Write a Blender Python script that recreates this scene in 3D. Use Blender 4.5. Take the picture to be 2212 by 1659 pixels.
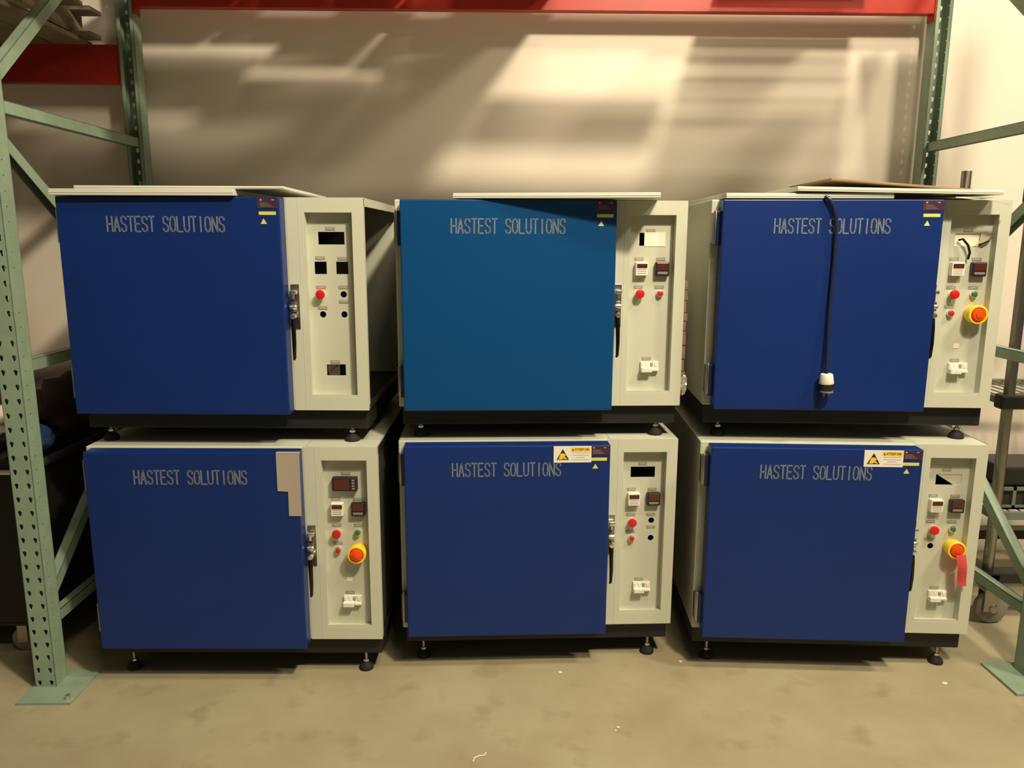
import bpy, bmesh, math, random
from mathutils import Vector, Matrix
from mathutils.geometry import tessellate_polygon
random.seed(7)
for o in list(bpy.data.objects): bpy.data.objects.remove(o)
S = bpy.context.scene
C = S.collection
PI = math.pi

# ------------------------------------------------------------------ camera
FPX, PITCH, ROLL, CAMH = 1682.7, 0.1849, 0.0031, 1.6542
cd = bpy.data.cameras.new('camera'); cam = bpy.data.objects.new('camera', cd); C.objects.link(cam)
cd.sensor_fit = 'HORIZONTAL'; cd.sensor_width = 36.0; cd.lens = 36.0*FPX/2212.0; cd.clip_start = .05
r0 = Vector((1, 0, 0)); u0 = Vector((0, math.sin(PITCH), math.cos(PITCH))); f0 = Vector((0, math.cos(PITCH), -math.sin(PITCH)))
rr = r0*math.cos(ROLL)+u0*math.sin(ROLL); uu = u0*math.cos(ROLL)-r0*math.sin(ROLL)
m = Matrix((rr, uu, -f0)).transposed().to_4x4(); m.translation = (0, 0, CAMH)
cam.matrix_world = m
S.camera = cam
S.view_settings.view_transform = 'Standard'; S.view_settings.look = 'None'
S.view_settings.gamma = 1; S.view_settings.use_curve_mapping = False
S.view_settings.exposure = 0.0

# ------------------------------------------------------------------ world and warehouse lamps
w = bpy.data.worlds.new('world'); S.world = w; w.use_nodes = True
bg = w.node_tree.nodes['Background']; bg.inputs[0].default_value = (1.0, .84, .62, 1); bg.inputs[1].default_value = 0.09
def lamp(name, loc, target, power, sx, sy, col, spread=180):
    l = bpy.data.lights.new(name, 'AREA'); l.shape = 'RECTANGLE'; l.size = sx; l.size_y = sy; l.energy = power; l.color = col; l.spread = math.radians(spread)
    o = bpy.data.objects.new(name, l); C.objects.link(o); o.location = loc
    o.rotation_euler = (Vector(target)-Vector(loc)).to_track_quat('-Z', 'Y').to_euler()
WARM = (1.0, .85, .60)
lamp('ceiling_lamp', (1.6, .2, 4.6), (-.5, 3.2, 1.6), 112, .35, .25, WARM, 125)
lamp('ceiling_lamp', (1.5, -1.2, 5.8), (-.2, 3.0, 1.0), 74, 1.6, .3, WARM)
lamp('ceiling_lamp', (4.0, .9, 5.6), (3.2, 3.9, 1.4), 92, .8, .4, WARM, 110)
lamp('ceiling_lamp', (1.2, .9, 6.2), (.6, 2.6, 0), 88, 1.6, .3, WARM)

# ------------------------------------------------------------------ materials
def mat(name, col, rough=.5, metal=0.0, coat=0.0, noise=0.0, nscale=8.0, bump=0.0, bscale=60.0, col2=None, emit=None, spec=.5):
    m = bpy.data.materials.new(name); m.use_nodes = True
    nt = m.node_tree; b = nt.nodes['Principled BSDF']
    b.inputs['Roughness'].default_value = rough; b.inputs['Metallic'].default_value = metal
    b.inputs['Coat Weight'].default_value = coat; b.inputs['Specular IOR Level'].default_value = spec
    b.inputs['Base Color'].default_value = (*col, 1)
    if noise > 0 or bump > 0:
        tc = nt.nodes.new('ShaderNodeTexCoord')
    if noise > 0:
        n = nt.nodes.new('ShaderNodeTexNoise'); n.inputs['Scale'].default_value = nscale; n.inputs['Detail'].default_value = 5
        r = nt.nodes.new('ShaderNodeValToRGB')
        c2 = col2 if col2 else tuple(c*(1-noise) for c in col)
        r.color_ramp.elements[0].position = .35; r.color_ramp.elements[0].color = (*c2, 1)
        r.color_ramp.elements[1].position = .65; r.color_ramp.elements[1].color = (*col, 1)
        nt.links.new(tc.outputs['Object'], n.inputs['Vector']); nt.links.new(n.outputs['Fac'], r.inputs['Fac'])
        nt.links.new(r.outputs['Color'], b.inputs['Base Color'])
    if bump > 0:
        n2 = nt.nodes.new('ShaderNodeTexNoise'); n2.inputs['Scale'].default_value = bscale; n2.inputs['Detail'].default_value = 3
        bp = nt.nodes.new('ShaderNodeBump'); bp.inputs['Strength'].default_value = bump; bp.inputs['Distance'].default_value = .01
        nt.links.new(tc.outputs['Object'], n2.inputs['Vector']); nt.links.new(n2.outputs['Fac'], bp.inputs['Height'])
        nt.links.new(bp.outputs['Normal'], b.inputs['Normal'])
    return m
def lin(r, g, b):
    f = lambda v: (v/255/12.92) if v/255 <= .04045 else ((v/255+.055)/1.055)**2.4
    return (f(r), f(g), f(b))
M = dict(
    cream=mat('cabinet_paint', (.57, .59, .485), .42, noise=.03, nscale=3, bump=.03, bscale=9),
    recess=mat('control_plate_paint', (.54, .555, .455), .5, noise=.03, nscale=5),
    blue=mat('door_blue_paint', (.005, .026, .165), .38, spec=.35, noise=.10, nscale=2.5),
    teal=mat('door_light_blue', (.001, .058, .20), .36, spec=.35, noise=.06, nscale=2.0),  # lighter, greener blue used on the top middle door alone
    hblue=mat('hinge_blue_paint', (.006, .02, .12), .35),
    black=mat('base_black', (.012, .011, .010), .6, noise=.2),
    rubber=mat('rubber_black', (.012, .011, .01), .8),
    plastic=mat('black_plastic', (.015, .014, .013), .45),
    cavity=mat('unlit_interior_dark', (.02, .018, .014), .9),  # near-black colour doing the shade of hollow interiors
    chrome=mat('chrome', (.90, .88, .84), .27, 1.0),
    steel=mat('steel', (.38, .36, .32), .35, 1.0),
    darksteel=mat('dark_steel', (.055, .05, .04), .30, 1.0, bump=.5, bscale=3),
    silver=mat('silver_lettering', (.15, .185, .245), .5),
    green=mat('rack_green_paint', (.265, .36, .27), .5, noise=.12, nscale=14, bump=.05),
    red=mat('beam_red_paint', (.42, .022, .010), .42, noise=.15, nscale=5),
    white=mat('white_plastic', (.78, .76, .68), .5),
    paper=mat('paper_white', (.85, .78, .68), .8),
    wallview=mat('wall_view_cream', (.95, .86, .68), .7),
    redb=mat('red_button', (.60, .012, .010), .35),
    orange=mat('stop_button_orange_red', (.85, .07, .006), .35),
    yellow=mat('yellow_plastic', (.95, .66, .02), .45),
    greenb=mat('green_button', (.02, .16, .06), .4),
    display=mat('red_display', (.085, .018, .012), .25, coat=.3),
    maroon=mat('maroon_plate', (.065, .022, .05), .45, noise=.3, nscale=30),
    ylabel=mat('yellow_label', (.62, .62, .12), .6),
    sticky=mat('warning_yellow', (.85, .55, .03), .6),
    greylabel=mat('grey_label', (.30, .29, .22), .6),
    tape=mat('grey_beige_cover', (.42, .36, .30), .5, noise=.05),
    wood=mat('pallet_wood', (.27, .22, .15), .8, noise=.35, nscale=9),
    deckwood=mat('deck_wood', (.34, .25, .15), .8, noise=.3, nscale=7),
    brown=mat('brown_board', (.30, .18, .09), .7, noise=.15),
    board=mat('panel_paint_pale', (.66, .68, .60), .4),
    brick=mat('ragged_brown_foam', (.25, .15, .10), .9, noise=.3, nscale=25),
    foil=mat('crumpled_foil', (.85, .80, .70), .25, .8, bump=.6, bscale=90),
    bin=mat('black_tub_plastic', (.005, .0045, .004), .6, noise=.2),
    navy=mat('dark_navy_cloth', (.022, .021, .026), .9, noise=.3, nscale=12),
    maroonc=mat('dark_plum_cloth', (.045, .022, .024), .9, noise=.3, nscale=12),
    bluec=mat('blue_cloth', (.07, .22, .55), .8, noise=.2, nscale=9),
    orangec=mat('amber_cardboard', (.38, .17, .04), .8, noise=.12, nscale=3),
    pink=mat('pink_tag', (.92, .15, .16), .7),
    ggreen=mat('grey_green_shelf', (.16, .19, .15), .5),
    cable=mat('cord_black', (.012, .02, .05), .3, coat=.5),
    greyc=mat('wheel_grey', (.22, .20, .17), .5),
    screw=mat('bright_bolt', (.75, .72, .62), .3, 1.0),
)

def structure_mat_wall():
    m = bpy.data.materials.new('painted_wall'); m.use_nodes = True; nt = m.node_tree; b = nt.nodes['Principled BSDF']
    b.inputs['Roughness'].default_value = .85
    tc = nt.nodes.new('ShaderNodeTexCoord'); mp = nt.nodes.new('ShaderNodeMapping'); mp.inputs['Scale'].default_value = (1, 1, .55)
    n = nt.nodes.new('ShaderNodeTexNoise'); n.inputs['Scale'].default_value = 1.3; n.inputs['Detail'].default_value = 2
    r = nt.nodes.new('ShaderNodeValToRGB')
    r.color_ramp.elements[0].position = .35; r.color_ramp.elements[0].color = (.75, .675, .60, 1)
    r.color_ramp.elements[1].position = .65; r.color_ramp.elements[1].color = (.80, .745, .65, 1)
    nt.links.new(tc.outputs['Object'], mp.inputs['Vector']); nt.links.new(mp.outputs['Vector'], n.inputs['Vector'])
    nt.links.new(n.outputs['Fac'], r.inputs['Fac']); nt.links.new(r.outputs['Color'], b.inputs['Base Color'])
    return m
def structure_mat_floor():
    m = bpy.data.materials.new('worn_concrete'); m.use_nodes = True; nt = m.node_tree; b = nt.nodes['Principled BSDF']
    b.inputs['Roughness'].default_value = .62
    tc = nt.nodes.new('ShaderNodeTexCoord')
    n = nt.nodes.new('ShaderNodeTexNoise'); n.inputs['Scale'].default_value = 2.6; n.inputs['Detail'].default_value = 7; n.inputs['Roughness'].default_value = .55
    r = nt.nodes.new('ShaderNodeValToRGB')
    r.color_ramp.elements[0].position = .32; r.color_ramp.elements[0].color = (.32, .275, .175, 1)
    r.color_ramp.elements[1].position = .62; r.color_ramp.elements[1].color = (.385, .345, .225, 1)
    n2 = nt.nodes.new('ShaderNodeTexNoise'); n2.inputs['Scale'].default_value = 7.0; n2.inputs['Detail'].default_value = 3
    r2 = nt.nodes.new('ShaderNodeValToRGB')
    r2.color_ramp.elements[0].position = .28; r2.color_ramp.elements[0].color = (.84, .82, .79, 1)
    r2.color_ramp.elements[1].position = .42; r2.color_ramp.elements[1].color = (1, 1, 1, 1)
    mx = nt.nodes.new('ShaderNodeMix'); mx.data_type = 'RGBA'; mx.blend_type = 'MULTIPLY'; mx.inputs[0].default_value = 1.0
    nt.links.new(tc.outputs['Object'], n.inputs['Vector']); nt.links.new(tc.outputs['Object'], n2.inputs['Vector'])
    nt.links.new(n.outputs['Fac'], r.inputs['Fac']); nt.links.new(n2.outputs['Fac'], r2.inputs['Fac'])
    nt.links.new(r.outputs['Color'], mx.inputs[6]); nt.links.new(r2.outputs['Color'], mx.inputs[7])
    nt.links.new(mx.outputs[2], b.inputs['Base Color'])
    return m

# ------------------------------------------------------------------ mesh helpers
class MB:
    def __init__(s): s.bm = bmesh.new(); s.mats = []
    def mi(s, mt):
        if mt not in s.mats: s.mats.append(mt)
        return s.mats.index(mt)
    def merge(s, b2, mt, xf=None):
        me = bpy.data.meshes.new('t'); b2.to_mesh(me); b2.free()
        if xf is not None: me.transform(xf)
        n0 = len(s.bm.faces); s.bm.from_mesh(me); bpy.data.meshes.remove(me)
        s.bm.faces.ensure_lookup_table(); k = s.mi(mt)
        for f in s.bm.faces[n0:]: f.material_index = k
    def box(s, a, b, mt, bev=0.0, seg=2, xf=None):
        b2 = bmesh.new(); bmesh.ops.create_cube(b2, size=1)
        a = Vector(a); b = Vector(b); sz = b-a; ce = (a+b)/2
        for v in b2.verts: v.co = Vector((v.co.x*sz.x, v.co.y*sz.y, v.co.z*sz.z))+ce
        if bev > 0:
            bmesh.ops.bevel(b2, geom=list(b2.edges), offset=min(bev, min(abs(sz.x), abs(sz.y), abs(sz.z))*.45), segments=seg, profile=.5, affect='EDGES')
        s.merge(b2, mt, xf)
    def cyl(s, p, q, r, mt, r2=None, n=20, bev=0.0):
        p = Vector(p); q = Vector(q); d = q-p
        b2 = bmesh.new()
        bmesh.ops.create_cone(b2, cap_ends=True, segments=n, radius1=r, radius2=(r if r2 is None else r2), depth=d.length)
        if bev > 0:
            es = [e for e in b2.edges if abs(e.verts[0].co.z-e.verts[1].co.z) < 1e-6]
            bmesh.ops.bevel(b2, geom=es, offset=bev, segments=2, profile=.5, affect='EDGES')
        s.merge(b2, mt, Matrix.Translation((p+q)/2) @ d.to_track_quat('Z', 'Y').to_matrix().to_4x4())
    def lathe(s, prof, mt, xf, n=24):
        b2 = bmesh.new(); rings = []
        for (r, z) in prof:
            rings.append([b2.verts.new((r*math.cos(2*PI*i/n), r*math.sin(2*PI*i/n), z)) for i in range(n)])
        for a, b in zip(rings, rings[1:]):
            for i in range(n): b2.faces.new((a[i], a[(i+1) % n], b[(i+1) % n], b[i]))
        b2.faces.new(rings[0][::-1]); b2.faces.new(rings[-1])
        s.merge(b2, mt, xf)
    def tube(s, pts, r, mt, n=10):
        pts = [Vector(p) for p in pts]; b2 = bmesh.new(); rings = []
        rs = r if isinstance(r, (list, tuple)) else [r]*len(pts)
        up = None
        for i, p in enumerate(pts):
            t = (pts[min(i+1, len(pts)-1)]-pts[max(i-1, 0)]).normalized()
            if up is None: up = t.orthogonal().normalized()
            up = (up-t*up.dot(t)).normalized(); sd = t.cross(up)
            rings.append([b2.verts.new(p+(up*math.cos(2*PI*k/n)+sd*math.sin(2*PI*k/n))*rs[i]) for k in range(n)])
        for a, b in zip(rings, rings[1:]):
            for k in range(n): b2.faces.new((a[k], a[(k+1) % n], b[(k+1) % n], b[k]))
        b2.faces.new(rings[0][::-1]); b2.faces.new(rings[-1])
        s.merge(b2, mt)
    def plate(s, outer, holes, o, ux, uy, th, mt):
        """flat sheet with real holes; 2D outlines in the plane o + x*ux + y*uy, thickness th along ux x uy"""
        o = Vector(o); ux = Vector(ux); uy = Vector(uy); n = ux.cross(uy)
        loops = [[Vector((x, y, 0)) for x, y in outer]]+[[Vector((x, y, 0)) for x, y in h] for h in holes]
        tris = tessellate_polygon(loops); flat = [p for l in loops for p in l]
        b2 = bmesh.new()
        A = [b2.verts.new(o+ux*p.x+uy*p.y) for p in flat]; B = [b2.verts.new(o+ux*p.x+uy*p.y+n*th) for p in flat]
        for t in tris:
            try: b2.faces.new([A[i] for i in t]); b2.faces.new([B[i] for i in reversed(t)])
            except ValueError: pass
        k = 0
        for l in loops:
            for i in range(len(l)):
                a, b = k+i, k+(i+1) % len(l)
                b2.faces.new((A[a], A[b], B[b], B[a]))
            k += len(l)
        bmesh.ops.recalc_face_normals(b2, faces=list(b2.faces))
        s.merge(b2, mt)
    def stroke(s, pts, wd, o, ux, uy, th, mt):
        o = Vector(o); ux = Vector(ux); uy = Vector(uy); n = ux.cross(uy)
        for a, b in zip(pts, pts[1:]):
            a = Vector(a); b = Vector(b); d = (b-a)
            if d.length < 1e-9: continue
            d.normalize(); p = Vector((-d.y, d.x))*wd/2; e = d*wd*.35
            q = [a-e+p, a-e-p, b+e-p, b+e+p]
            b2 = bmesh.new()
            A = [b2.verts.new(o+ux*v.x+uy*v.y) for v in q]; B = [b2.verts.new(o+ux*v.x+uy*v.y+n*th) for v in q]
            b2.faces.new(A[::-1]); b2.faces.new(B)
            for i in range(4): b2.faces.new((A[i], A[(i+1) % 4], B[(i+1) % 4], B[i]))
            s.merge(b2, mt)
    def build(s, name, parent=None, smooth=False, label=None):
        me = bpy.data.meshes.new(name); s.bm.to_mesh(me); s.bm.free()
        for mt in s.mats: me.materials.append(mt)
        if smooth:
            for p in me.polygons: p.use_smooth = True
            try: me.set_sharp_from_angle(angle=math.radians(38))
            except Exception: pass
        o = bpy.data.objects.new(name, me); C.objects.link(o)
        if parent: o.parent = parent
        if label: o['label'] = label
        return o
def thing(name, label, cat, loc=(0, 0, 0), rz=0.0, group=None):
    o = bpy.data.objects.new(name, None); C.objects.link(o); o.location = loc; o.rotation_euler = (0, 0, rz); o.empty_display_size = .1
    o['label'] = label; o['category'] = cat
    if group: o['group'] = group
    return o
def tag(o, label, cat, group=None):
    o['label'] = label; o['category'] = cat
    if group: o['group'] = group
    return o
def circ(x, y, r, n=16): return [(x+r*math.cos(2*PI*i/n), y+r*math.sin(2*PI*i/n)) for i in range(n)]
def rect(x0, y0, x1, y1): return [(x0, y0), (x1, y0), (x1, y1), (x0, y1)]
XV = (1, 0, 0); ZV = (0, 0, 1)      # plates facing -Y: ux x uz = -Y

GL = {
 'H': [[(0, 0), (0, 1)], [(1, 0), (1, 1)], [(0, .5), (1, .5)]],
 'A': [[(0, 0), (.5, 1), (1, 0)], [(.17, .33), (.83, .33)]],
 'S': [[(1, .80), (.88, .95), (.5, 1), (.15, .95), (.02, .78), (.12, .60), (.5, .5), (.88, .40), (1, .22), (.87, .05), (.5, 0), (.12, .05), (0, .2)]],
 'T': [[(0, 1), (1, 1)], [(.5, 1), (.5, 0)]],
 'E': [[(1, 1), (0, 1), (0, 0), (1, 0)], [(0, .52), (.8, .52)]],
 'O': [[(.5, 1), (.15, .93), (0, .7), (0, .3), (.15, .07), (.5, 0), (.85, .07), (1, .3), (1, .7), (.85, .93), (.5, 1)]],
 'L': [[(0, 1), (0, 0), (1, 0)]],
 'U': [[(0, 1), (0, .25), (.15, .06), (.5, 0), (.85, .06), (1, .25), (1, 1)]],
 'I': [[(.5, 0), (.5, 1)]],
 'N': [[(0, 0), (0, 1), (1, 0), (1, 1)]],
}
def text(mb, txt, x, z, y, pitch, lw, h, wd, mt, th=.0012):
    for i, ch in enumerate(txt):
        for st in GL.get(ch, []):
            mb.stroke([(x+i*pitch+px*lw, z+pz*h) for px, pz in st], wd, (0, y, 0), XV, ZV, th, mt)

# ------------------------------------------------------------------ room shell
RX, RY, RTH = -1.6903, 2.6395, .0211
cR, sR = math.cos(RTH), math.sin(RTH)
def rk(a, b, z=0.0): return Vector((RX+a*cR-b*sR, RY+a*sR+b*cR, z))
fl = MB(); fl.box((-7, -5, -.1), (8, 6, 0), structure_mat_floor()); o = fl.build('floor'); o['kind'] = 'structure'
wl = MB(); wl.box((-6, 0, 0), (9.5, .12, 6.8), structure_mat_wall()); o = wl.build('wall_back'); o['kind'] = 'structure'
p = rk(0, 1.189+.07); o.location = p; o.rotation_euler = (0, 0, RTH)

# ------------------------------------------------------------------ ovens
W, HC, ZC, DEP = 1.0565, .9087, .1542, .84
XD0, XD1, DT, ZD0, ZD1 = .0264, .7869, .0731, .1522, .9066
XR0, XR1, ZR0, ZR1, RD = .8505, 1.0156, .2016, .8579, .035
def button(root, kind, x, z):
    y = RD
    Y = lambda a, b, r, mt, mb, r2=None, bev=0: mb.cyl((x, a, z), (x, b, z), r, mt, r2=r2, n=24, bev=bev)
    if kind == 'mushroom':
        b = MB(); Y(y, y-.014, .013, M['chrome'], b); o = b.build('power_button_collar', root, True)
        b = MB(); Y(y-.014, y-.028, .0165, M['redb'], b, bev=.004); b.build('power_button', o, True)
    elif kind in ('red', 'green', 'brightred'):
        b = MB(); Y(y, y-.012, .0125, M['chrome'], b, bev=.002); o = b.build('push_button_collar', root, True)
        b = MB(); Y(y-.008, y-.0165, .0095, M['greenb'] if kind == 'green' else M['redb'], b, bev=.0015); b.build('push_button', o, True)
    elif kind == 'estop':
        b = MB()
        b.lathe([(.026, 0), (.030, .004), (.0335, .030), (.0345, .048), (.0325, .050), (.0270, .050), (.0265, .040)], M['yellow'],
                Matrix.Translation((x, y, z)) @ Matrix.Rotation(PI/2, 4, 'X'), 32)
        o = b.build('emergency_stop_housing', root, True)
        b = MB(); Y(y-.03, y-.056, .0235, M['orange'], b, bev=.005); Y(y-.0555, y-.058, .012, M['orange'], b, bev=.001); b.build('emergency_stop_button', o, True)
def glabel(mb, x, z, w_=.034, h=.012):
    mb.box((x-w_/2, RD-.0016, z-h/2), (x+w_/2, RD, z+h/2), M['greylabel'], .0006, 1)
    mb.box((x-w_*.3, RD-.0019, z-h*.08), (x+w_*.3, RD-.001, z+h*.08), M['recess'])
def timer(root, x0=.876, x1=.921, z0=.640, z1=.689):
    b = MB(); b.box((x0, RD-.024, z0), (x1, RD, z1), M['white'], .002); o = b.build('timer', root)
    b = MB(); b.box((x0+.004, RD-.0255, z1-.021), (x1-.003, RD-.0235, z1-.005), M['display'], .001); b.build('display', o)
    b = MB()
    for k in range(3): b.box((x0+.006, RD-.0248, z0+.008+k*.007), (x1-.006, RD-.0236, z0+.0095+k*.007), M['greylabel'])
    b.build('keypad', o)
def controller(root, x0=.950, x1=1.001, z0=.638, z1=.690):
    b = MB(); b.box((x0, RD-.022, z0), (x1, RD, z1), M['plastic'], .004); o = b.build('temperature_controller', root)
    b = MB(); b.box((x0+.005, RD-.0235, z0+.021), (x1-.005, RD-.0215, z1-.004), M['display'], .001); b.build('display', o)
    b = MB(); b.box((x0+.007, RD-.0232, z0+.007), (x1-.007, RD-.0215, z0+.016), M['greyc'], .002); b.build('keypad', o)
def meter(root):
    x0, x1, z0, z1 = .884, .976, .737, .789
    b = MB(); b.box((x0, RD-.026, z0), (x1, RD, z1), M['plastic'], .004); o = b.build('panel_meter', root)
    b = MB(); b.box((x0+.007, RD-.0272, z0+.006), (x1-.028, RD-.0255, z1-.006), M['display'], .001); b.build('display', o)
    b = MB()
    for k in range(4): b.box((x1-.019, RD-.0275, z0+.007+k*.0105), (x1-.008, RD-.0255, z0+.014+k*.0105), M['greyc'], .001)
    b.build('keypad', o)
def breaker(root):
    b = MB(); b.box((.908, RD-.010, .281), (.976, RD, .318), M['white'], .001)
    b.box((.908, RD-.030, .279), (.949, RD-.008, .298), M['white'], .003); b.box((.951, RD-.020, .283), (.976, RD-.008, .292), M['white'], .002)
    o = b.build('circuit_breaker', root)
    b = MB()
    for k in range(4): b.box((.911+k*.0165, RD-.0125, .300), (.921+k*.0165, RD-.0095, .314), M['greylabel'] if k == 2 else M['paper'], .001)
    b.build('breaker_switch', o)

def oven(key, x, y, t, z, label, cfg):
    top = key[0] == 'T'
    footz = (.9093-z) if top else 0.0
    root = thing('laboratory_oven', label, 'oven', (x, y, z), t, 'blue and cream ovens stacked in the rack')
    cream = M['cream']
    # cabinet body: sheet-metal shell, hollow control compartment on the right
    b = MB()
    b.box((0, .0, ZC), (.80, DEP, HC), cream, .004)
    b.box((.795, .0015, HC-.003), (W, DEP, HC), cream)
    b.box((.795, .0015, ZC), (W, DEP, ZC+.003), M['black'] if cfg.get('open') else cream)
    b.box((.795, DEP-.003, ZC), (W, DEP, HC), cream)
    if cfg.get('open'):
        rim = M['black'] if cfg['open'] == 'dark' else cream  # edges coloured black so the side reads as unlit
        b.box((W-.003, .001, HC-.030), (W, DEP, HC), rim, .001); b.box((W-.003, .001, ZC), (W, DEP, ZC+.022), rim if cfg['open'] == 'dark' else M['steel'], .001)
        b.box((W-.003, .001, ZC), (W, .022, HC), cream, .001); b.box((W-.003, DEP-.03, ZC), (W, DEP, HC), rim, .001)
    else:
        b.box((W-.003, .001, ZC), (W, DEP, HC), cream)
    b.build('cabinet_body', root)
    if cfg.get('open') == 'dark':
        b = MB(); b.box((W-.012, .024, ZC+.01), (W-.010, DEP-.02, HC-.01), M['cavity']); b.build('side_shade_sheet', root)  # near-black sheet stands in for the dark of the unlit side
    elif cfg.get('open'):
        b = MB(); b.box((.8005, .06, ZC+.01), (.806, DEP-.02, HC-.02), M['darksteel'], .001)
        b.tube([(.83, .25, ZC+.05), (.85, .30, .45), (.83, .5, .55), (.84, .62, .4)], .007, M['rubber'])
        b.build('inner_wall', root, label='dark bare steel inner wall seen through the open side')
    # control panel frame with the recessed opening
    b = MB()
    b.plate(rect(.7872, ZC, W, HC), [rect(XR0, ZR0, XR1, ZR1)], (0, .0015, 0), XV, ZV, .0022, cream)
    b.box((XR0-.002, 0, ZR0-.002), (XR0, RD, ZR1+.002), cream); b.box((XR1, 0, ZR0-.002), (XR1+.002, RD, ZR1+.002), cream)
    b.box((XR0-.002, 0, ZR1), (XR1+.002, RD, ZR1+.002), cream)
    b.plate([(0, 0), (RD+.001, 0), (RD+.001, .002), (0, .012)], [], (XR0, 0, ZR0-.002), (0, 1, 0), ZV, XR1-XR0, cream)
    b.box((.829, -.0014, ZC+.002), (.8305, 0, HC-.002), cream)
    b.build('control_panel_frame', root)
    holes = [rect(*h) for h in cfg['cut']]+[circ(*h, .0115) for h in cfg['holes']]
    b = MB(); b.plate(rect(XR0-.001, ZR0-.001, XR1+.001, ZR1+.001), holes, (0, RD+.002, 0), XV, ZV, .002, M['recess'])
    plate = b.build('control_plate', root)
    b = MB(); b.box((.84, RD+.05, ZC+.02), (W-.02, RD+.052, HC-.02), M['cavity'])
    if cfg['cut'] or cfg['holes']: b.build('cutout_shade_sheet', root)  # dark sheet added so the openings look unlit behind
    else: b.bm.free()
    for (lx, lz) in cfg['labels']: b = MB(); glabel(b, lx, lz); b.build('engraved_label', plate)
    for kind, bx, bz in cfg['btn']: button(root, kind, bx, bz)
    if cfg.get('timer'): timer(root)
    if cfg.get('ctrl'): controller(root)
    if cfg.get('meter'): meter(root)
    if cfg.get('breaker'): breaker(root)
    if cfg.get('tagsq'):
        b = MB(); b.box((.921, RD-.0012, .373), (.942, RD, .390), M['paper']); b.build('paper_sticker', root)
    # door
    door_col = M['teal'] if key == 'T2' else M['blue']
    b = MB(); b.box((XD0, -DT, ZD0), (XD1, -.010, ZD1), door_col, .004, 2)
    door = b.build('door', root, label='lighter brighter blue door' if key == 'T2' else None)
    b = MB(); b.box((XD0+.012, -.0101, ZD0+.014), (XD1-.012, 0, ZD1-.012), M['rubber']); b.build('door_gasket', door)
    for wd_, dx in (('HASTEST', 0), ('SOLUTIONS', 8*.02385)):
        b = MB(); text(b, wd_, cfg['tx']+dx, .7905, -DT, .02385, .0170, .0495, .0052, M['silver']); b.build('lettering', door)
    b = MB(); b.box((.712, -DT-.0012, .869), (XD1-.004, -DT+.001, ZD1-.004), M['maroon'])
    for k in range(4): b.box((.722, -DT-.0016, .875+k*.004), (.765-.006*k, -DT-.001, .8758+k*.004), M['greylabel'])
    b.box((.722, -DT-.0016, .894), (.728, -DT-.001, .899), M['tape']); b.box((.762, -DT-.0016, .895), (.770, -DT-.001, .898), M['tape'])
    b.build('nameplate', door)
    b = MB(); b.box((.716, -DT-.0012, .8465), (.774, -DT+.001, .858), M['ylabel'], .0005, 1); b.build('caution_strip', door)
    b = MB(); b.plate([(.721, .817), (.742, .817), (.7315, .835)], [], (0, -DT+.0005, 0), XV, ZV, .0018, M['ylabel']); b.build('caution_triangle', door)
    if cfg.get('esd'):
        x0, x1, z0, z1 = .576, .716, .8405, .903; yy = -DT+.0004
        b = MB(); b.box((x0, -DT-.0014, z0), (x1, yy, z1), M['white'], .001)
        y2 = -DT-.0014
        b.plate([(x0+.011, z0+.011), (x0+.057, z0+.011), (x0+.034, z0+.052)], [], (0, y2+.0002, 0), XV, ZV, .0008, M['plastic'])
        cx_, cz_ = x0+.034, z0+.025
        b.plate([(cx_-.014, cz_-.006), (cx_-.008, cz_+.010), (cx_+.003, cz_+.011), (cx_+.011, cz_+.004), (cx_+.006, cz_-.001), (cx_+.016, cz_-.010), (cx_+.012, cz_-.012), (cx_+.002, cz_-.008), (cx_-.004, cz_-.0125), (cx_-.012, cz_-.012)], [], (0, y2-.0004, 0), XV, ZV, .0008, M['sticky'])
        b.stroke([(cx_-.016, cz_-.012), (cx_+.014, cz_+.006)], .0022, (0, y2-.001, 0), XV, ZV, .0006, M['sticky'])
        b.box((x0+.064, y2-.0005, z1-.020), (x1-.004, y2+.001, z1-.004), M['sticky'])
        b.plate([(x0+.068, z1-.0165), (x0+.075, z1-.0165), (x0+.0715, z1-.009)], [], (0, y2-.0004, 0), XV, ZV, .0006, M['plastic'])
        text(b, 'ATTENTION', x0+.079, z1-.0155, y2-.0004, .0058, .0038, .0068, .0011, M['plastic'], .0006)
        for k, (a, e) in enumerate([(.070, .132), (.070, .132), (.083, .116), (.070, .132)]):
            zz = z1-.0265-k*.0085
            b.box((x0+a, y2-.0003, zz), (x0+e, y2+.001, zz+.0016), M['greylabel'])
        b.build('warning_sticker', door)
    if cfg.get('cover'):
        b = MB(); b.plate([(.747, .673), (.791, .673), (.793, .905), (.711, .905), (.7105, .766), (.748, .764)], [], (0, -DT, 0), XV, ZV, .003, M['tape'])
        b.box((.711, -DT-.0035, .902), (.793, -DT+.01, .9085), M['tape'], .001)
        b.build('protective_cover', door, label='L-shaped beige grey cover on the door corner')
    # hinges
    for (z0, z1) in ((.752, .866), (.203, .314)):
        b = MB(); b.box((.013, -.046, z0-.006), (XD0+.006, -.016, z1+.002), M['hblue'], .003)
        h = b.build('hinge', root)
        b = MB(); b.cyl((.010, -.032, z0), (.010, -.032, z1), .0085, M['steel'], n=16, bev=.002); b.cyl((.010, -.032, z1), (.010, -.032, z1+.005), .006, M['chrome'], n=12, bev=.002)
        b.box((.0005, -.030, z0+.004), (.012, .0, z1-.004), M['steel'], .001)
        b.build('hinge_pin', h, True)
    # latch
    lx = .806 if key in ('T2', 'B2') else .804
    b = MB(); b.box((lx-.012, -.004, .452), (lx+.017, .0, .610), M['steel'], .001); la = b.build('latch_plate', root)
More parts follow.
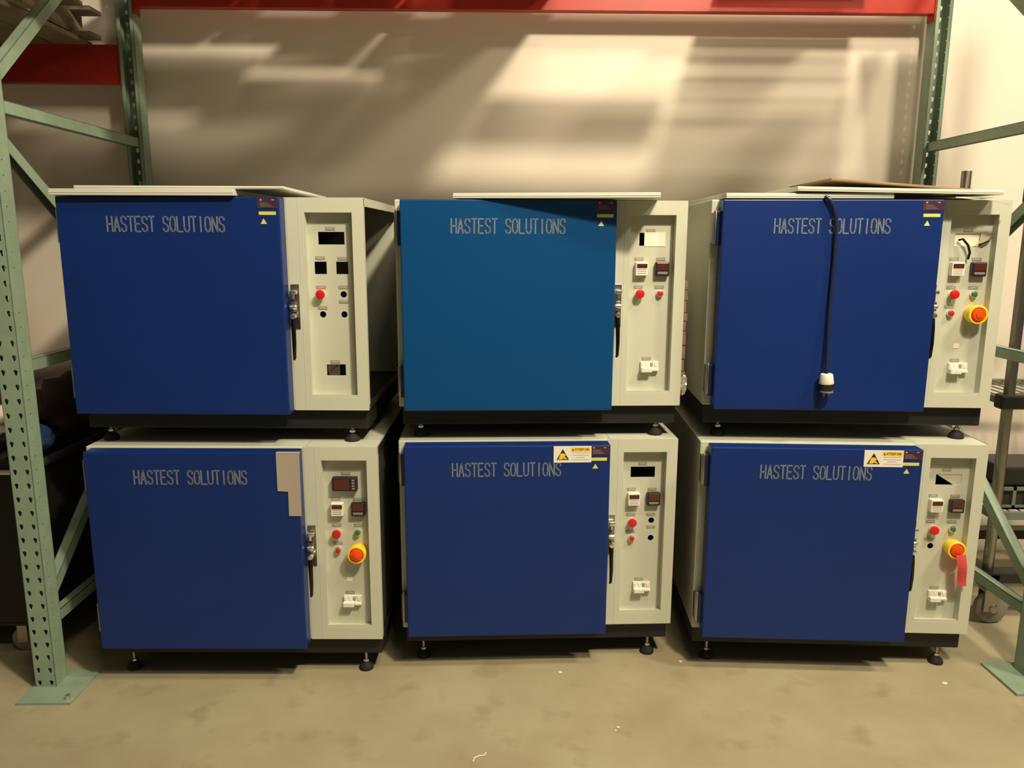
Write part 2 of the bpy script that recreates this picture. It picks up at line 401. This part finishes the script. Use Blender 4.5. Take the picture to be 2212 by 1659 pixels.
    b = MB(); b.box((lx-.010, -.036, .576), (lx+.014, -.003, .590), M['chrome'], .003); b.cyl((lx, -.026, .560), (lx, -.026, .576), .006, M['chrome'], n=12); b.build('latch_catch', la, True)
    b = MB(); b.cyl((lx-.011, -.030, .531), (lx+.013, -.030, .531), .0085, M['chrome'], n=16, bev=.002); b.box((lx-.009, -.030, .515), (lx+.011, -.003, .549), M['steel'], .002); b.build('latch_roller', la, True)
    b = MB(); b.cyl((lx+.001, -.044, .500), (lx+.001, -.003, .500), .0105, M['chrome'], n=6, bev=.002); b.build('latch_bolt', la, True)
    if cfg.get('lever', True):
        b = MB(); b.tube([(lx, -.030, .498), (lx+.001, -.036, .46), (lx+.002, -.040, .40), (lx+.001, -.040, .352), (lx-.002, -.038, .345)], [.0075, .008, .007, .0055, .004], M['darksteel'], 12); b.build('latch_lever', la, True)
    # base and levelling feet
    b = MB(); b.box((.009, .030, .078), (W-.009, DEP-.03, ZC+.001), M['black'], .005); b.build('base_frame', root)
    for fx, fy in ((.075, .058), (.980, .058), (.075, .75), (.980, .75)):
        b = MB(); b.lathe([(.026, 0), (.028, .004), (.026, .014), (.015, .026), (.008, .030)], M['rubber'], Matrix.Translation((fx, fy, footz)), 20); ft = b.build('levelling_foot', root, True)
        b = MB(); b.cyl((fx, fy, footz+.026), (fx, fy, .079), .006, M['steel'], n=12); b.cyl((fx, fy, footz+.032), (fx, fy, footz+.040), .011, M['screw'], n=6); b.build('foot_stem', ft, True)
    if cfg.get('strip'):      # ragged foam edge hanging out beside the right side of the middle top oven
        random.seed(3); b = MB(); zc = .625
        while zc > .215:
            h = random.uniform(.03, .055); w1 = random.uniform(.010, .017)
            b.box((W-.002, .004, zc-h), (W+w1, .03, zc-.004), M['brick'], .002); zc -= h
        b.build('foam_strip', root)
        b = MB(); bm2 = bmesh.new(); bmesh.ops.create_icosphere(bm2, subdivisions=3, radius=1)
        for v in bm2.verts: v.co *= 1+.22*math.sin(v.co.x*9+v.co.z*13)*math.cos(v.co.y*11)
        b.merge(bm2, M['foil'], Matrix.Translation((W+.012, .010, .235)) @ Matrix.Diagonal((.014, .016, .040, 1)))
        b.build('foil_tape', root)
    if key == 'T3':
        b = MB(); b.box((.889, RD+.0045, .746), (.978, RD+.0055, .794), M['wallview']); b.build('wall_view_sheet', root, label='pale sheet in place of the wall seen through the upper cut-out')  # pale sheet added where the bright wall shows through the opening
        b = MB(); b.tube([(.898, RD-.004, .768), (.908, RD-.014, .772), (.926, RD-.018, .750), (.936, RD-.016, .725), (.934, RD-.012, .700)], .0042, M['darksteel'])
        b.build('loose_wire', root, True)
        b = MB(); b.tube([(.972, RD-.004, .752), (.985, RD-.012, .757), (1.000, RD-.014, .768), (1.010, RD-.010, .780)], .0032, M['darksteel'])
        b.build('loose_wire', root, True)
        b = MB(); b.plate([(.955, .746), (.988, .746), (.995, .80), (.976, .797), (.974, .765)], [], (0, RD-.001, 0), XV, ZV, .001, M['recess']); b.build('bent_flap', root)
    if key == 'T2':
        b = MB(); b.box((.908, RD-.0015, .746), (.986, RD, .797), M['paper']); b.build('paper_patch', root)
    if key == 'B3':
        b = MB(); b.plate([(.895, .7843), (.989, .7843), (.989, .743), (.962, .743)], [], (0, RD+.003, 0), XV, ZV, .001, M['recess']); b.build('bent_flap', root)
    if key == 'T1':
        b = MB(); b.plate([(.898, .3190), (.945, .3190), (.945, .277), (.904, .277)], [], (0, RD+.010, 0), XV, ZV, .002, M['steel']); b.tube([(.905, RD+.012, .285), (.92, RD+.006, .30), (.938, RD+.008, .313)], .002, M['rubber']); b.build('loose_bracket', root)
    if key == 'B2':
        b = MB(); b.box((W, .10, .655), (W+.016, .13, .672), M['steel'], .003); b.build('side_catch', root)
    return root

LB = [(.931, .803), (.891, .700), (.972, .700), (.891, .597), (.970, .597), (.931, .328)]
LB2 = LB+[(.891, .527)]
CUT_TOP = (.887, .748, .980, .792)
cfgs = {
 'T1': dict(open=True, tx=.198, cut=[CUT_TOP, (.870, .644, .913, .688), (.947, .644, .990, .688), (.899, .277, .968, .318)], holes=[(.970, .572), (.893, .500), (.970, .500)],
            labels=[(.931, .803), (.891, .701), (.970, .699), (.891, .597), (.970, .598), (.970, .546), (.893, .524), (.931, .328)], btn=[('mushroom', .891, .573)], lever=True),
 'T2': dict(tx=.205, cut=[(.890, .748, .984, .795)], holes=[], labels=LB, btn=[('mushroom', .895, .573), ('brightred', .972, .573)], timer=1, ctrl=1, breaker=1, strip=1),
 'T3': dict(tx=.208, cut=[CUT_TOP], holes=[], labels=LB2, btn=[('mushroom', .896, .573), ('green', .972, .573), ('red', .896, .503), ('estop', .974, .502)], timer=1, ctrl=1, breaker=1, tagsq=1),
 'B1': dict(open='dark', tx=.203, cut=[], holes=[], labels=[(.931, .799), (.891, .700), (.972, .700), (.891, .597), (.972, .597), (.893, .527), (.931, .328)], btn=[('mushroom', .893, .569), ('green', .969, .569), ('red', .894, .500), ('estop', .970, .498)], timer=1, ctrl=1, meter=1, breaker=1, tagsq=1, cover=1),
 'B2': dict(open='dark', tx=.204, cut=[(.886, .748, .980, .790)], holes=[(.973, .572), (.973, .500)], labels=LB2+[(.972, .546)], btn=[('mushroom', .895, .570), ('brightred', .896, .500)], timer=1, ctrl=1, breaker=1, esd=1),
 'B3': dict(tx=.209, cut=[(.894, .743, .989, .784)], holes=[(.900, .498)], labels=LB2, btn=[('mushroom', .899, .568), ('green', .972, .570), ('estop', .976, .500)], timer=1, ctrl=1, breaker=1, esd=1),
}
oven('B1', -1.5448, 2.7318, .0025, 0, 'blue-door oven on the floor at left, beige cover on its door corner', cfgs['B1'])
oven('B2', -.4245, 2.8229, .0406, 0, 'blue-door oven on the floor in the middle, warning sticker on door, no stop button', cfgs['B2'])
oven('B3', .7078, 2.8320, -.0434, 0, 'blue-door oven on the floor at right, pink tag under its stop button', cfgs['B3'])
oven('T1', -1.5749, 2.7764, -.0068, .8826, 'top left blue-door oven with open side and empty instrument cut-outs', cfgs['T1'])
oven('T2', -.4216, 2.8449, .0358, .8806, 'top middle oven with a brighter, lighter blue door', cfgs['T2'])
oven('T3', .7180, 2.8795, -.0440, .8845, 'top right blue-door oven with a black cord hanging over its door', cfgs['T3'])

# panels lying on the top ovens
def slab(name, label, cat, x0, x1, y0, y1, z0, z1, mt, rot=(0, 0, 0), group=None, bev=.002, lip=True):
    b = MB(); w_, d_, h_ = x1-x0, y1-y0, z1-z0
    b.box((0, 0, 0), (w_, d_, h_), mt, bev)
    if lip:
        b.box((0, -.0012, h_*.42), (w_, .0005, h_*.50), mt)
    o = b.build(name); o.location = (x0, y0, z0); o.rotation_euler = rot
    return tag(o, label, cat, group)
G = 'loose painted metal panels on the oven tops'
slab('metal_panel', 'pale metal panel lying on the top left oven, lower of two, overhanging left', 'panel', -1.555, -.935, 2.68, 3.30, 1.7920, 1.8135, M['board'], group=G)
slab('metal_panel', 'thinner pale metal panel on top of another, top left oven', 'panel', -1.474, -.772, 2.690, 3.35, 1.8145, 1.8245, M['board'], (0, 0, .02), group=G)
slab('metal_panel', 'pale metal panel jutting forward over the brighter blue door, top middle oven', 'panel', -.209, .506, 2.790, 3.36, 1.7905, 1.8085, M['board'], (0, 0, -.125), group=G)
slab('metal_panel', 'pale metal panel directly on the top right oven, under the longer one', 'panel', .748, 1.330, 2.80, 3.42, 1.7945, 1.8125, M['board'], (0, 0, -.02), group=G)
slab('metal_panel', 'long pale metal panel sloping across the right end of the top right oven', 'panel', .990, 1.700, 2.785, 3.40, 1.8192, 1.8350, M['board'], (0, .017, -.02), group=G)
slab('wooden_board', 'thin brown board on top of the long pale panel, top right oven', 'board', 1.150, 1.66, 2.900, 3.36, 1.8640, 1.8720, M['brown'], (0, .0735, -.02), lip=False)
b = MB(); b.plate([(0, 0), (.20, -.016), (.195, -.028), (.12, -.012), (0, -.004)], [], (0, 0, 0), XV, ZV, .004, M['cream'])
b.box((0, 0, -.003), (.14, .25, 0), M['cream']); o = b.build('bent_metal_strip'); o.location = (1.535, 2.775, 1.8005)
tag(o, 'small bent strip sticking out under the long panel at its right end', 'metal strip')

# cord hanging over the door of the top right oven
cord = thing('power_cord', 'black power cord with plug hanging down over a blue door', 'cord', (1.13, 2.775, 1.10))
P0 = Vector((1.13, 2.775, 1.10))
cp = [(1.088, 2.786, 1.800), (1.095, 2.780, 1.796), (1.104, 2.777, 1.787), (1.117, 2.775, 1.765), (1.127, 2.775, 1.729), (1.132, 2.776, 1.69), (1.133, 2.777, 1.649), (1.134, 2.778, 1.59), (1.133, 2.779, 1.521), (1.131, 2.777, 1.44), (1.130, 2.773, 1.357), (1.130, 2.766, 1.26), (1.130, 2.759, 1.17)]
b = MB(); b.tube([Vector(q)-P0 for q in cp], .0068, M['cable'], 12); b.build('cable', cord, True)
b = MB(); b.cyl(Vector((1.130, 2.758, 1.180))-P0, Vector((1.132, 2.758, 1.142))-P0, .021, M['white'], r2=.0265, n=20, bev=.004); b.build('plug_cap', cord, True, 'cream plug cap')
b = MB(); b.cyl(Vector((1.132, 2.758, 1.142))-P0, Vector((1.134, 2.758, 1.118))-P0, .0235, M['plastic'], r2=.022, n=20, bev=.002)
b.cyl(Vector((1.134, 2.758, 1.118))-P0, Vector((1.134, 2.758, 1.112))-P0, .0235, M['greyc'], n=20); b.build('plug_body', cord, True)
b = MB()
for dx in (-.008, .010): b.box(Vector((1.134+dx-.003, 2.757, 1.094))-P0, Vector((1.134+dx+.003, 2.760, 1.113))-P0, M['steel'])
b.build('plug_prong', cord)

# pink tag on the stop button
def o3(lx, ly, z):
    t = -.0434; return Vector((.7078+lx*math.cos(t)-ly*math.sin(t), 2.8320+lx*math.sin(t)+ly*math.cos(t), z))
b = MB(); b2 = bmesh.new(); rows = []
for k in range(9):
    f = k/8; z = .488-.128*f; xx = .968+.019*f; yy = -.026-.006*math.sin(f*5)
    rows.append([b2.verts.new(o3(xx, yy, z)), b2.verts.new(o3(xx+.018, yy-.002, z)), b2.verts.new(o3(xx+.036, yy+.002, z))])
for a, c in zip(rows, rows[1:]):
    for i in range(2): b2.faces.new((a[i], a[i+1], c[i+1], c[i]))
bmesh.ops.solidify(b2, geom=list(b2.faces), thickness=.0008)
b.merge(b2, M['pink']); o = b.build('paper_tag', smooth=False); tag(o, 'pink paper tag hanging below the yellow and red stop button, floor oven at right', 'tag')

# ------------------------------------------------------------------ pallet rack
rack = thing('pallet_rack', 'green steel pallet rack with red beams around the ovens', 'rack', rk(0, 0), RTH)
RD_ = 1.189; BAY = 3.658; PW = .076; PH = 3.30
KEY = [(.0072*math.cos(math.radians(q)), .0035+.0072*math.sin(math.radians(q))) for q in range(-30, 211, 24)]+[(-.0034, -.0085), (-.002, -.0105), (.002, -.0105), (.0034, -.0085)]
def upright(x0, y0, front):
    """x0,y0 lower corner of the column section; front: keyholed face looks to -Y"""
    b = MB(); g = M['green']; pitch = .0508; n = int(PH/pitch)
    cell = MB(); hs = [[(cx_+kx, .0254+kz) for kx, kz in KEY] for cx_ in (.0165, .0595)]
    cell.plate(rect(0, 0, PW, pitch), hs, (0, 0, 0), XV, ZV, .0024, g)
    side = MB(); side.plate(rect(0, 0, PW, pitch), [circ(.030, .0254, .0038, 8)], (0, 0, 0), (0, 1, 0), ZV, .0024, g)
    mc = bpy.data.meshes.new('c'); cell.bm.to_mesh(mc); ms = bpy.data.meshes.new('s'); side.bm.to_mesh(ms); cell.bm.free(); side.bm.free()
    b.mi(g)
    yf = y0+.0024 if front else y0+PW
    for k in range(n):
        for me, off in ((mc, (x0, yf, k*pitch)), (ms, (x0, y0, k*pitch)), (ms, (x0+PW-.0024, y0, k*pitch))):
            t = me.copy(); t.transform(Matrix.Translation(off)); b.bm.from_mesh(t); bpy.data.meshes.remove(t)
    yl = y0+PW-.0024 if front else y0
    b.box((x0, yl, 0), (x0+.016, yl+.0024, PH), g); b.box((x0+PW-.016, yl, 0), (x0+PW, yl+.0024, PH), g)
    po = b.build('upright_post', rack)
    return po
def baseplate(po, x0, x1, y0, y1):
    b = MB(); b.box((x0, y0, 0), (x1, y1, .010), M['board'] if False else M['green'], .001); bp = b.build('base_plate', po)
    b = MB()
    b.cyl((x1-.02, y0+.022, .010), (x1-.02, y0+.022, .026), .009, M['screw'], n=6); b.build('anchor_bolt', po)
p1 = upright(-PW, 0, True); baseplate(p1, -PW-.012, .105, -.102, .115)
p2 = upright(-PW, RD_-PW, False); baseplate(p2, -PW-.03, .03, RD_-PW-.03, RD_+.02)
p3 = upright(BAY, 0, True); baseplate(p3, BAY-.105, BAY+PW+.012, -.102, .115)
p4 = upright(BAY, RD_-PW, False); baseplate(p4, BAY-.03, BAY+PW+.03, RD_-PW-.03, RD_+.02)
def brace(xc, ya, za, yb, zb, name):
    a = Vector((xc, ya, za)); c = Vector((xc, yb, zb)); d = c-a; L = d.length
    b = MB(); g = M['green']; w_ = .019; h_ = .021
    xf = Matrix.Translation(a) @ Matrix(((1, 0, 0), (0, d.y/L, -d.z/L), (0, d.z/L, d.y/L))).to_4x4()
    b.box((-w_, 0, h_-.003), (w_, L, h_), g, xf=xf); b.box((-w_, 0, -h_), (-w_+.003, L, h_), g, xf=xf); b.box((w_-.003, 0, -h_), (w_, L, h_), g, xf=xf)
    b.build(name, rack)
for xc in (-PW/2, BAY+PW/2):
    for z in (.245, 1.205, 2.085): brace(xc, PW-.012, z, RD_-PW+.012, z, 'horizontal_brace')
    brace(xc, PW-.012, .33, RD_-PW+.012, 1.15, 'diagonal_brace')
    brace(xc, PW-.012, 1.99, RD_-PW+.012, 1.26, 'diagonal_brace')
    brace(xc, PW-.012, 2.16, RD_-PW+.012, 3.05, 'diagonal_brace')
def beam(x0, x1, y0, z0, h, name='beam'):
    b = MB(); r = M['red']
    b.plate([(0, 0), (.050, 0), (.050, h-.04), (.034, h-.036), (.034, h), (0, h)], [], (x0, y0, z0), (0, 1, 0), ZV, x1-x0, r)
    bo = b.build(name, rack)
    for xx in (x0, x1):
        s = 1 if xx == x0 else -1
        b = MB(); b.box((min(xx, xx+s*.005), y0-.006, z0-.03), (max(xx, xx+s*.005), y0+.062, z0+h+.03), r, .001); b.build('beam_connector', bo)
beam(.001, BAY-.001, RD_-.068, 2.677, .115)
beam(.001, BAY-.001, .012, 2.677, .115)
beam(-PW-2.45, -PW-.001, RD_-.068, 2.348, .165)
beam(-PW-2.45, -PW-.001, .012, 2.348+.05, .115)
# unseen deck boards added on the upper beams; gaps shaped to throw wall light patches
SHADE_DECK = [ # x0, x1, y0, y1 in rack coordinates
 (1.95, 2.62, .19, .45),
 (3.36, 3.62, .0, .72),
]
SHADE_DECK += [(.03, .93, .00, .28), (.03, .93, .36, .70), (.03, .60, .79, 1.17), (.63, .93, .80, 1.05), (.95, 1.45, .00, .56), (.95, 1.30, .64, 1.17), (1.33, 1.47, .62, 1.00), (1.47, 1.93, .0, 1.17)]
SHADE_DECK += [(2.65, 3.32, .03+k*.128, .03+k*.128+.072) for k in range(9)]
for q in SHADE_DECK:
    b = MB(); b.box((q[0], q[2], 2.7935), (q[1], q[3], 2.812), M['deckwood'], .001)
    b.build('shading_deck_board', rack)
for k in range(13):
    xx = -.36-k*.165
    b = MB(); b.box((xx, .015, 2.5135), (xx+.14, RD_-.015, 2.532), M['wood'], .001); b.build('shading_deck_board', rack)

# wooden pallet on the neighbouring bay's shelf
pal = thing('wooden_pallet', 'weathered wooden pallet up on the red beam behind the left post', 'pallet', rk(-.16, .06, 2.5335), RTH)
for k, xx in enumerate((-.09, -.52, -.96)):
    b = MB(); b.box((xx-.045, 0, .018), (xx, 1.10, .108), M['wood'], .002); b.build('stringer', pal)
for yy in (.02, .48, .98): 
    b = MB(); b.box((-1.02, yy, 0), (0, yy+.10, .018), M['wood'], .002); b.build('bottom_board', pal)
for k in range(7):
    b = MB(); b.box((-1.02, k*.165, .108), (0, k*.165+.11, .126), M['wood'], .002); b.build('top_board', pal)
# front support so that the pallet lies level: front beam of the neighbouring bay is at the same height

# ------------------------------------------------------------------ left: black tub truck with clothes
X1 = -1.805
tub = thing('tub_truck', 'black plastic tub on casters behind the left rack post', 'tub cart', (-2.25, 3.25, 0))
def T(x, y, z): return (x+2.25, y-3.25, z)
b = MB()
b.box(T(-2.72, 2.87, .13), T(X1, 3.66, .15), M['bin'], .004)
for a, c in (((-2.72, 2.87), (X1, 2.885)), ((-2.72, 3.645), (X1, 3.66)), ((X1-.015, 2.87), (X1, 3.66)), ((-2.72, 2.87), (-2.705, 3.66))):
    b.box(T(a[0], a[1], .14), T(c[0], c[1], .80), M['bin'], .004)
b.build('tub', tub)
b = MB(); q = [T(-2.72, 2.87, .80), T(X1, 2.87, .80), T(X1, 3.66, .80), T(-2.72, 3.66, .80)]
for a, c in zip(q, q[1:]+q[:1]): b.tube([a, c], .017, M['navy'], 12)
b.build('rim', tub, True)
b = MB(); b.tube([T(-2.6, 2.845, .775), T(-1.90, 2.845, .775)], .011, M['chrome'], 12); b.build('push_handle', tub, True)
for cxx, cyy in ((-1.975, 2.93), (-2.6, 2.93), (-1.975, 3.56), (-2.6, 3.56)):
    b = MB(); b.cyl(T(cxx, cyy, .13), T(cxx, cyy, .11), .03, M['steel'], n=12)
    for s in (-.024, .021): b.box(T(cxx-.02, cyy+s, .04), T(cxx+.02, cyy+s+.003, .115), M['steel'])
    cs = b.build('caster', tub)
    b = MB(); b.cyl(T(cxx, cyy-.017, .05), T(cxx, cyy+.017, .05), .05, M['greyc'], n=28, bev=.006); b.build('caster_wheel', cs, True)
def cloth(name, label, cat, c, sz, mt, seed, amp=.25):
    random.seed(seed); ph = [random.uniform(0, 6) for _ in range(6)]
    b = MB(); b2 = bmesh.new(); bmesh.ops.create_icosphere(b2, subdivisions=4, radius=1)
    for v in b2.verts:
        x, y, z = v.co
        v.co *= 1+amp*(.5*math.sin(5*x+ph[0]+2*z)+.3*math.sin(9*y+ph[1]+3*x)+.25*math.sin(11*z+ph[2]+5*x)+.15*math.sin(19*x+ph[3])*math.sin(17*z+ph[4]))
        if v.co.z < -.6: v.co.z = -.6
    b.merge(b2, mt, Matrix.Diagonal((*sz, 1))); o = b.build(name, smooth=True); o.location = c
    return tag(o, label, cat)
cloth('jacket', 'dark plum jacket bunched up in the black tub beside the left oven', 'jacket', (-1.955, 3.34, .91), (.115, .20, .15), M['maroonc'], 2)
cloth('towel', 'bright blue cloth in the black tub behind the rack post', 'cloth', (-1.893, 2.99, .865), (.066, .075, .06), M['bluec'], 5, .15)
cloth('blanket', 'dark navy blanket filling the black tub', 'blanket', (-2.28, 3.24, .70), (.28, .25, .10), M['navy'], 9)
cloth('plastic_bag', 'crumpled white bag at the far left edge on the tub', 'bag', (-2.145, 3.06, .905), (.13, .14, .085), M['paper'], 11, .18)
b = MB(); b.box((-.32, 0, 0), (.32, .15, .98), M['orangec'], .004); b.box((-.32, -.001, .955), (-.05, 0, .98), M['orangec']); o = b.build('cardboard_box'); o.location = (-2.71, 3.68, .0)
o.scale = (1, 1, 1); tag(o, 'tall amber-brown cardboard box beyond the tub at the left edge', 'box')
bpy.data.objects['cardboard_box'].scale.z = 1.32
b = MB(); b.box((-.16, 0, 0), (.16, .11, 1.02), M['navy'], .01); o = b.build('folded_case'); o.location = (-1.99, 3.68, 0)
tag(o, 'upright dark case standing behind the tub, beside the left oven', 'case')

# ------------------------------------------------------------------ right: shelf cart on casters
cart = thing('shelf_cart', 'chrome-post shelf cart on casters right of the rack', 'cart', (2.04, 3.16, 0))
def K(x, y, z): return (x-2.04, y-3.16, z)
CX0, CX1, CY0, CY1 = 2.088, 2.78, 3.21, 3.70
for cxx, cyy in ((CX0, CY0), (CX1, CY0), (CX0, CY1), (CX1, CY1)):
    b = MB(); b.cyl(K(cxx, cyy, .19), K(cxx, cyy, 1.965), .022, M['steel'], n=20, bev=.002); b.build('post', cart, True)
    b = MB(); b.box(K(cxx-.045, cyy-.03, .955), K(cxx+.075, cyy+.03, 1.018), M['plastic'], .010); b.build('corner_clamp', cart)
    b = MB(); b.cyl(K(cxx, cyy, .165), K(cxx, cyy, .185), .040, M['steel'], n=18, bev=.003)
    for q in (-.026, .022): b.box(K(cxx-.032, cyy-.03+q, .06), K(cxx+.036, cyy-.03+q+.004, .168), M['steel'], .001)
    b.box(K(cxx-.036, cyy-.060, .150), K(cxx+.040, cyy, .168), M['steel'], .006)
    cs = b.build('caster', cart)
    wx = cxx+.012
    b = MB(); b.cyl(K(wx, cyy-.047, .073), K(wx, cyy-.013, .073), .072, M['greyc'], n=36, bev=.010); b.cyl(K(wx, cyy-.060, .073), K(wx, cyy, .073), .020, M['steel'], n=16, bev=.003); b.build('caster_wheel', cs, True)
b = MB()
b.box(K(CX0-.05, CY0-.05, .188), K(CX1+.05, CY0+.03, .235), M['plastic'], .006); b.box(K(CX0-.05, CY1-.03, .188), K(CX1+.05, CY1+.05, .235), M['plastic'], .006)
b.box(K(CX0-.05, CY0-.05, .190), K(CX0+.03, CY1+.05, .233), M['plastic'], .006); b.box(K(CX1-.03, CY0-.05, .190), K(CX1+.05, CY1+.05, .233), M['plastic'], .006); b.build('base_frame', cart)
def shelf(z, h=.03):
    b = MB(); b.box(K(CX0-.012, CY0-.012, z-h), K(CX1, CY0+.006, z), M['ggreen'], .002); b.box(K(CX0-.012, CY1-.006, z-h), K(CX1, CY1+.012, z), M['ggreen'], .002)
    b.box(K(CX0-.012, CY0, z-h), K(CX0+.004, CY1, z), M['ggreen'], .002); b.box(K(CX1-.01, CY0, z-h), K(CX1+.01, CY1, z), M['ggreen'], .002)
    for k in range(14):
        xx = CX0+.03+k*(CX1-CX0-.06)/13; b.cyl(K(xx, CY0, z-.006), K(xx, CY1, z-.006), .003, M['ggreen'], n=6)
    b.build('shelf', cart)
shelf(.995); shelf(.50, .035)
b = MB()
b.box((0, 0, 0), (.66, .24, .008), M['ggreen'])
for a, c in (((0, 0), (.66, .008)), ((0, .232), (.66, .24)), ((0, 0), (.008, .24)), ((.652, 0), (.66, .24))):
    b.box((a[0], a[1], .085), (c[0], c[1], .10), M['ggreen']); b.box((a[0], a[1], 0), (c[0], c[1], .018), M['ggreen'])
for k in range(12):
    xx = .012+k*.057; b.box((xx, 0, 0), (xx+.014, .008, .1), M['ggreen']); b.box((xx, .232, 0), (xx+.014, .24, .1), M['ggreen'])
b.box((.01, .01, .010), (.65, .23, .07), M['cavity']); o = b.build('slotted_crate'); o.location = (2.106, 3.235, .501)
tag(o, 'dark grey-green slotted crate on the lower shelf of the right-hand cart', 'crate')
b = MB(); b.box((0, 0, 0), (.62, .22, .085), M['plastic'], .01); o = b.build('black_tray'); o.location = (2.115, 3.245, .603)
tag(o, 'low black tray on top of the crate, right-hand cart', 'tray')
b = MB(); b.tube([rk(BAY+.11, .72, 1.862)-Vector((2.2, 3.3, 1.86)), rk(BAY+.40, .50, 1.875)-Vector((2.2, 3.3, 1.86))], .02, M['wood'], 8)
b.bm.free()
b = MB(); b.plate([(0, -.005), (.30, .030), (.30, -.055), (.04, -.020)], [], (0, 0, 0), XV, ZV, .012, M['greyc']); o = b.build('top_bracket', cart); o.location = K(2.02, 3.13, 1.865)
b = MB(); b.box(K(CX0-.028, CY0-.028, 1.80), K(CX0+.035, CY0+.028, 1.875), M['plastic'], .008); b.build('corner_clamp', cart)

# ------------------------------------------------------------------ small litter on the floor and on the ovens
def crumb(name, label, cat, c, r, mt, seed, flat=.4):
    random.seed(seed); b = MB(); b2 = bmesh.new(); bmesh.ops.create_icosphere(b2, subdivisions=2, radius=1)
    for v in b2.verts: v.co *= random.uniform(.7, 1.15)
    b.merge(b2, mt, Matrix.Diagonal((r, r*.8, r*flat, 1))); o = b.build(name); o.location = (c[0], c[1], c[2]+r*flat*.75); return tag(o, label, cat)
crumb('paint_chip', 'larger of two white specks together on the open floor', 'speck', (.368, 2.418, 0), .006, M['white'], 1)
crumb('paint_chip', 'smaller of two white specks together on the open floor', 'speck', (.358, 2.402, 0), .004, M['white'], 2)
crumb('paint_chip', 'white speck on the floor between the middle and right ovens', 'speck', (.673, 2.842, 0), .007, M['white'], 3)
crumb('paint_chip', 'pale flat speck on the floor in front of the right oven', 'speck', (1.644, 2.697, 0), .011, M['white'], 4, .15)
crumb('paint_chip', 'pale flat speck on the floor in front of the middle oven', 'speck', (.19, 2.765, 0), .008, M['white'], 5, .15)
b = MB(); b.tube([(0, 0, 0), (.004, .02, 0), (.02, .028, .001), (.036, .030, .001), (.040, .045, 0)], .0022, M['white'], 6); o = b.build('string_scrap', smooth=True); o.location = (-.122, 2.235, .0022)
tag(o, 'short curl of white string on the floor at the bottom edge', 'string')
def scrap(c, label, seed, sx, sy, sz):
    random.seed(seed); b = MB(); b2 = bmesh.new(); bmesh.ops.create_icosphere(b2, subdivisions=3, radius=1)
    for v in b2.verts: v.co *= 1+.35*math.sin(7*v.co.x+seed)*math.cos(9*v.co.y)+random.uniform(-.12, .12)
    b.merge(b2, M['paper'], Matrix.Diagonal((sx, sy, sz, 1))); o = b.build('crumpled_paper'); o.location = (c[0], c[1], c[2]+sz*1.15); tag(o, label, 'paper')
scrap((-.655, 3.02, .909), 'crumpled paper in the gap between the two left ovens', 4, .085, .04, .012)
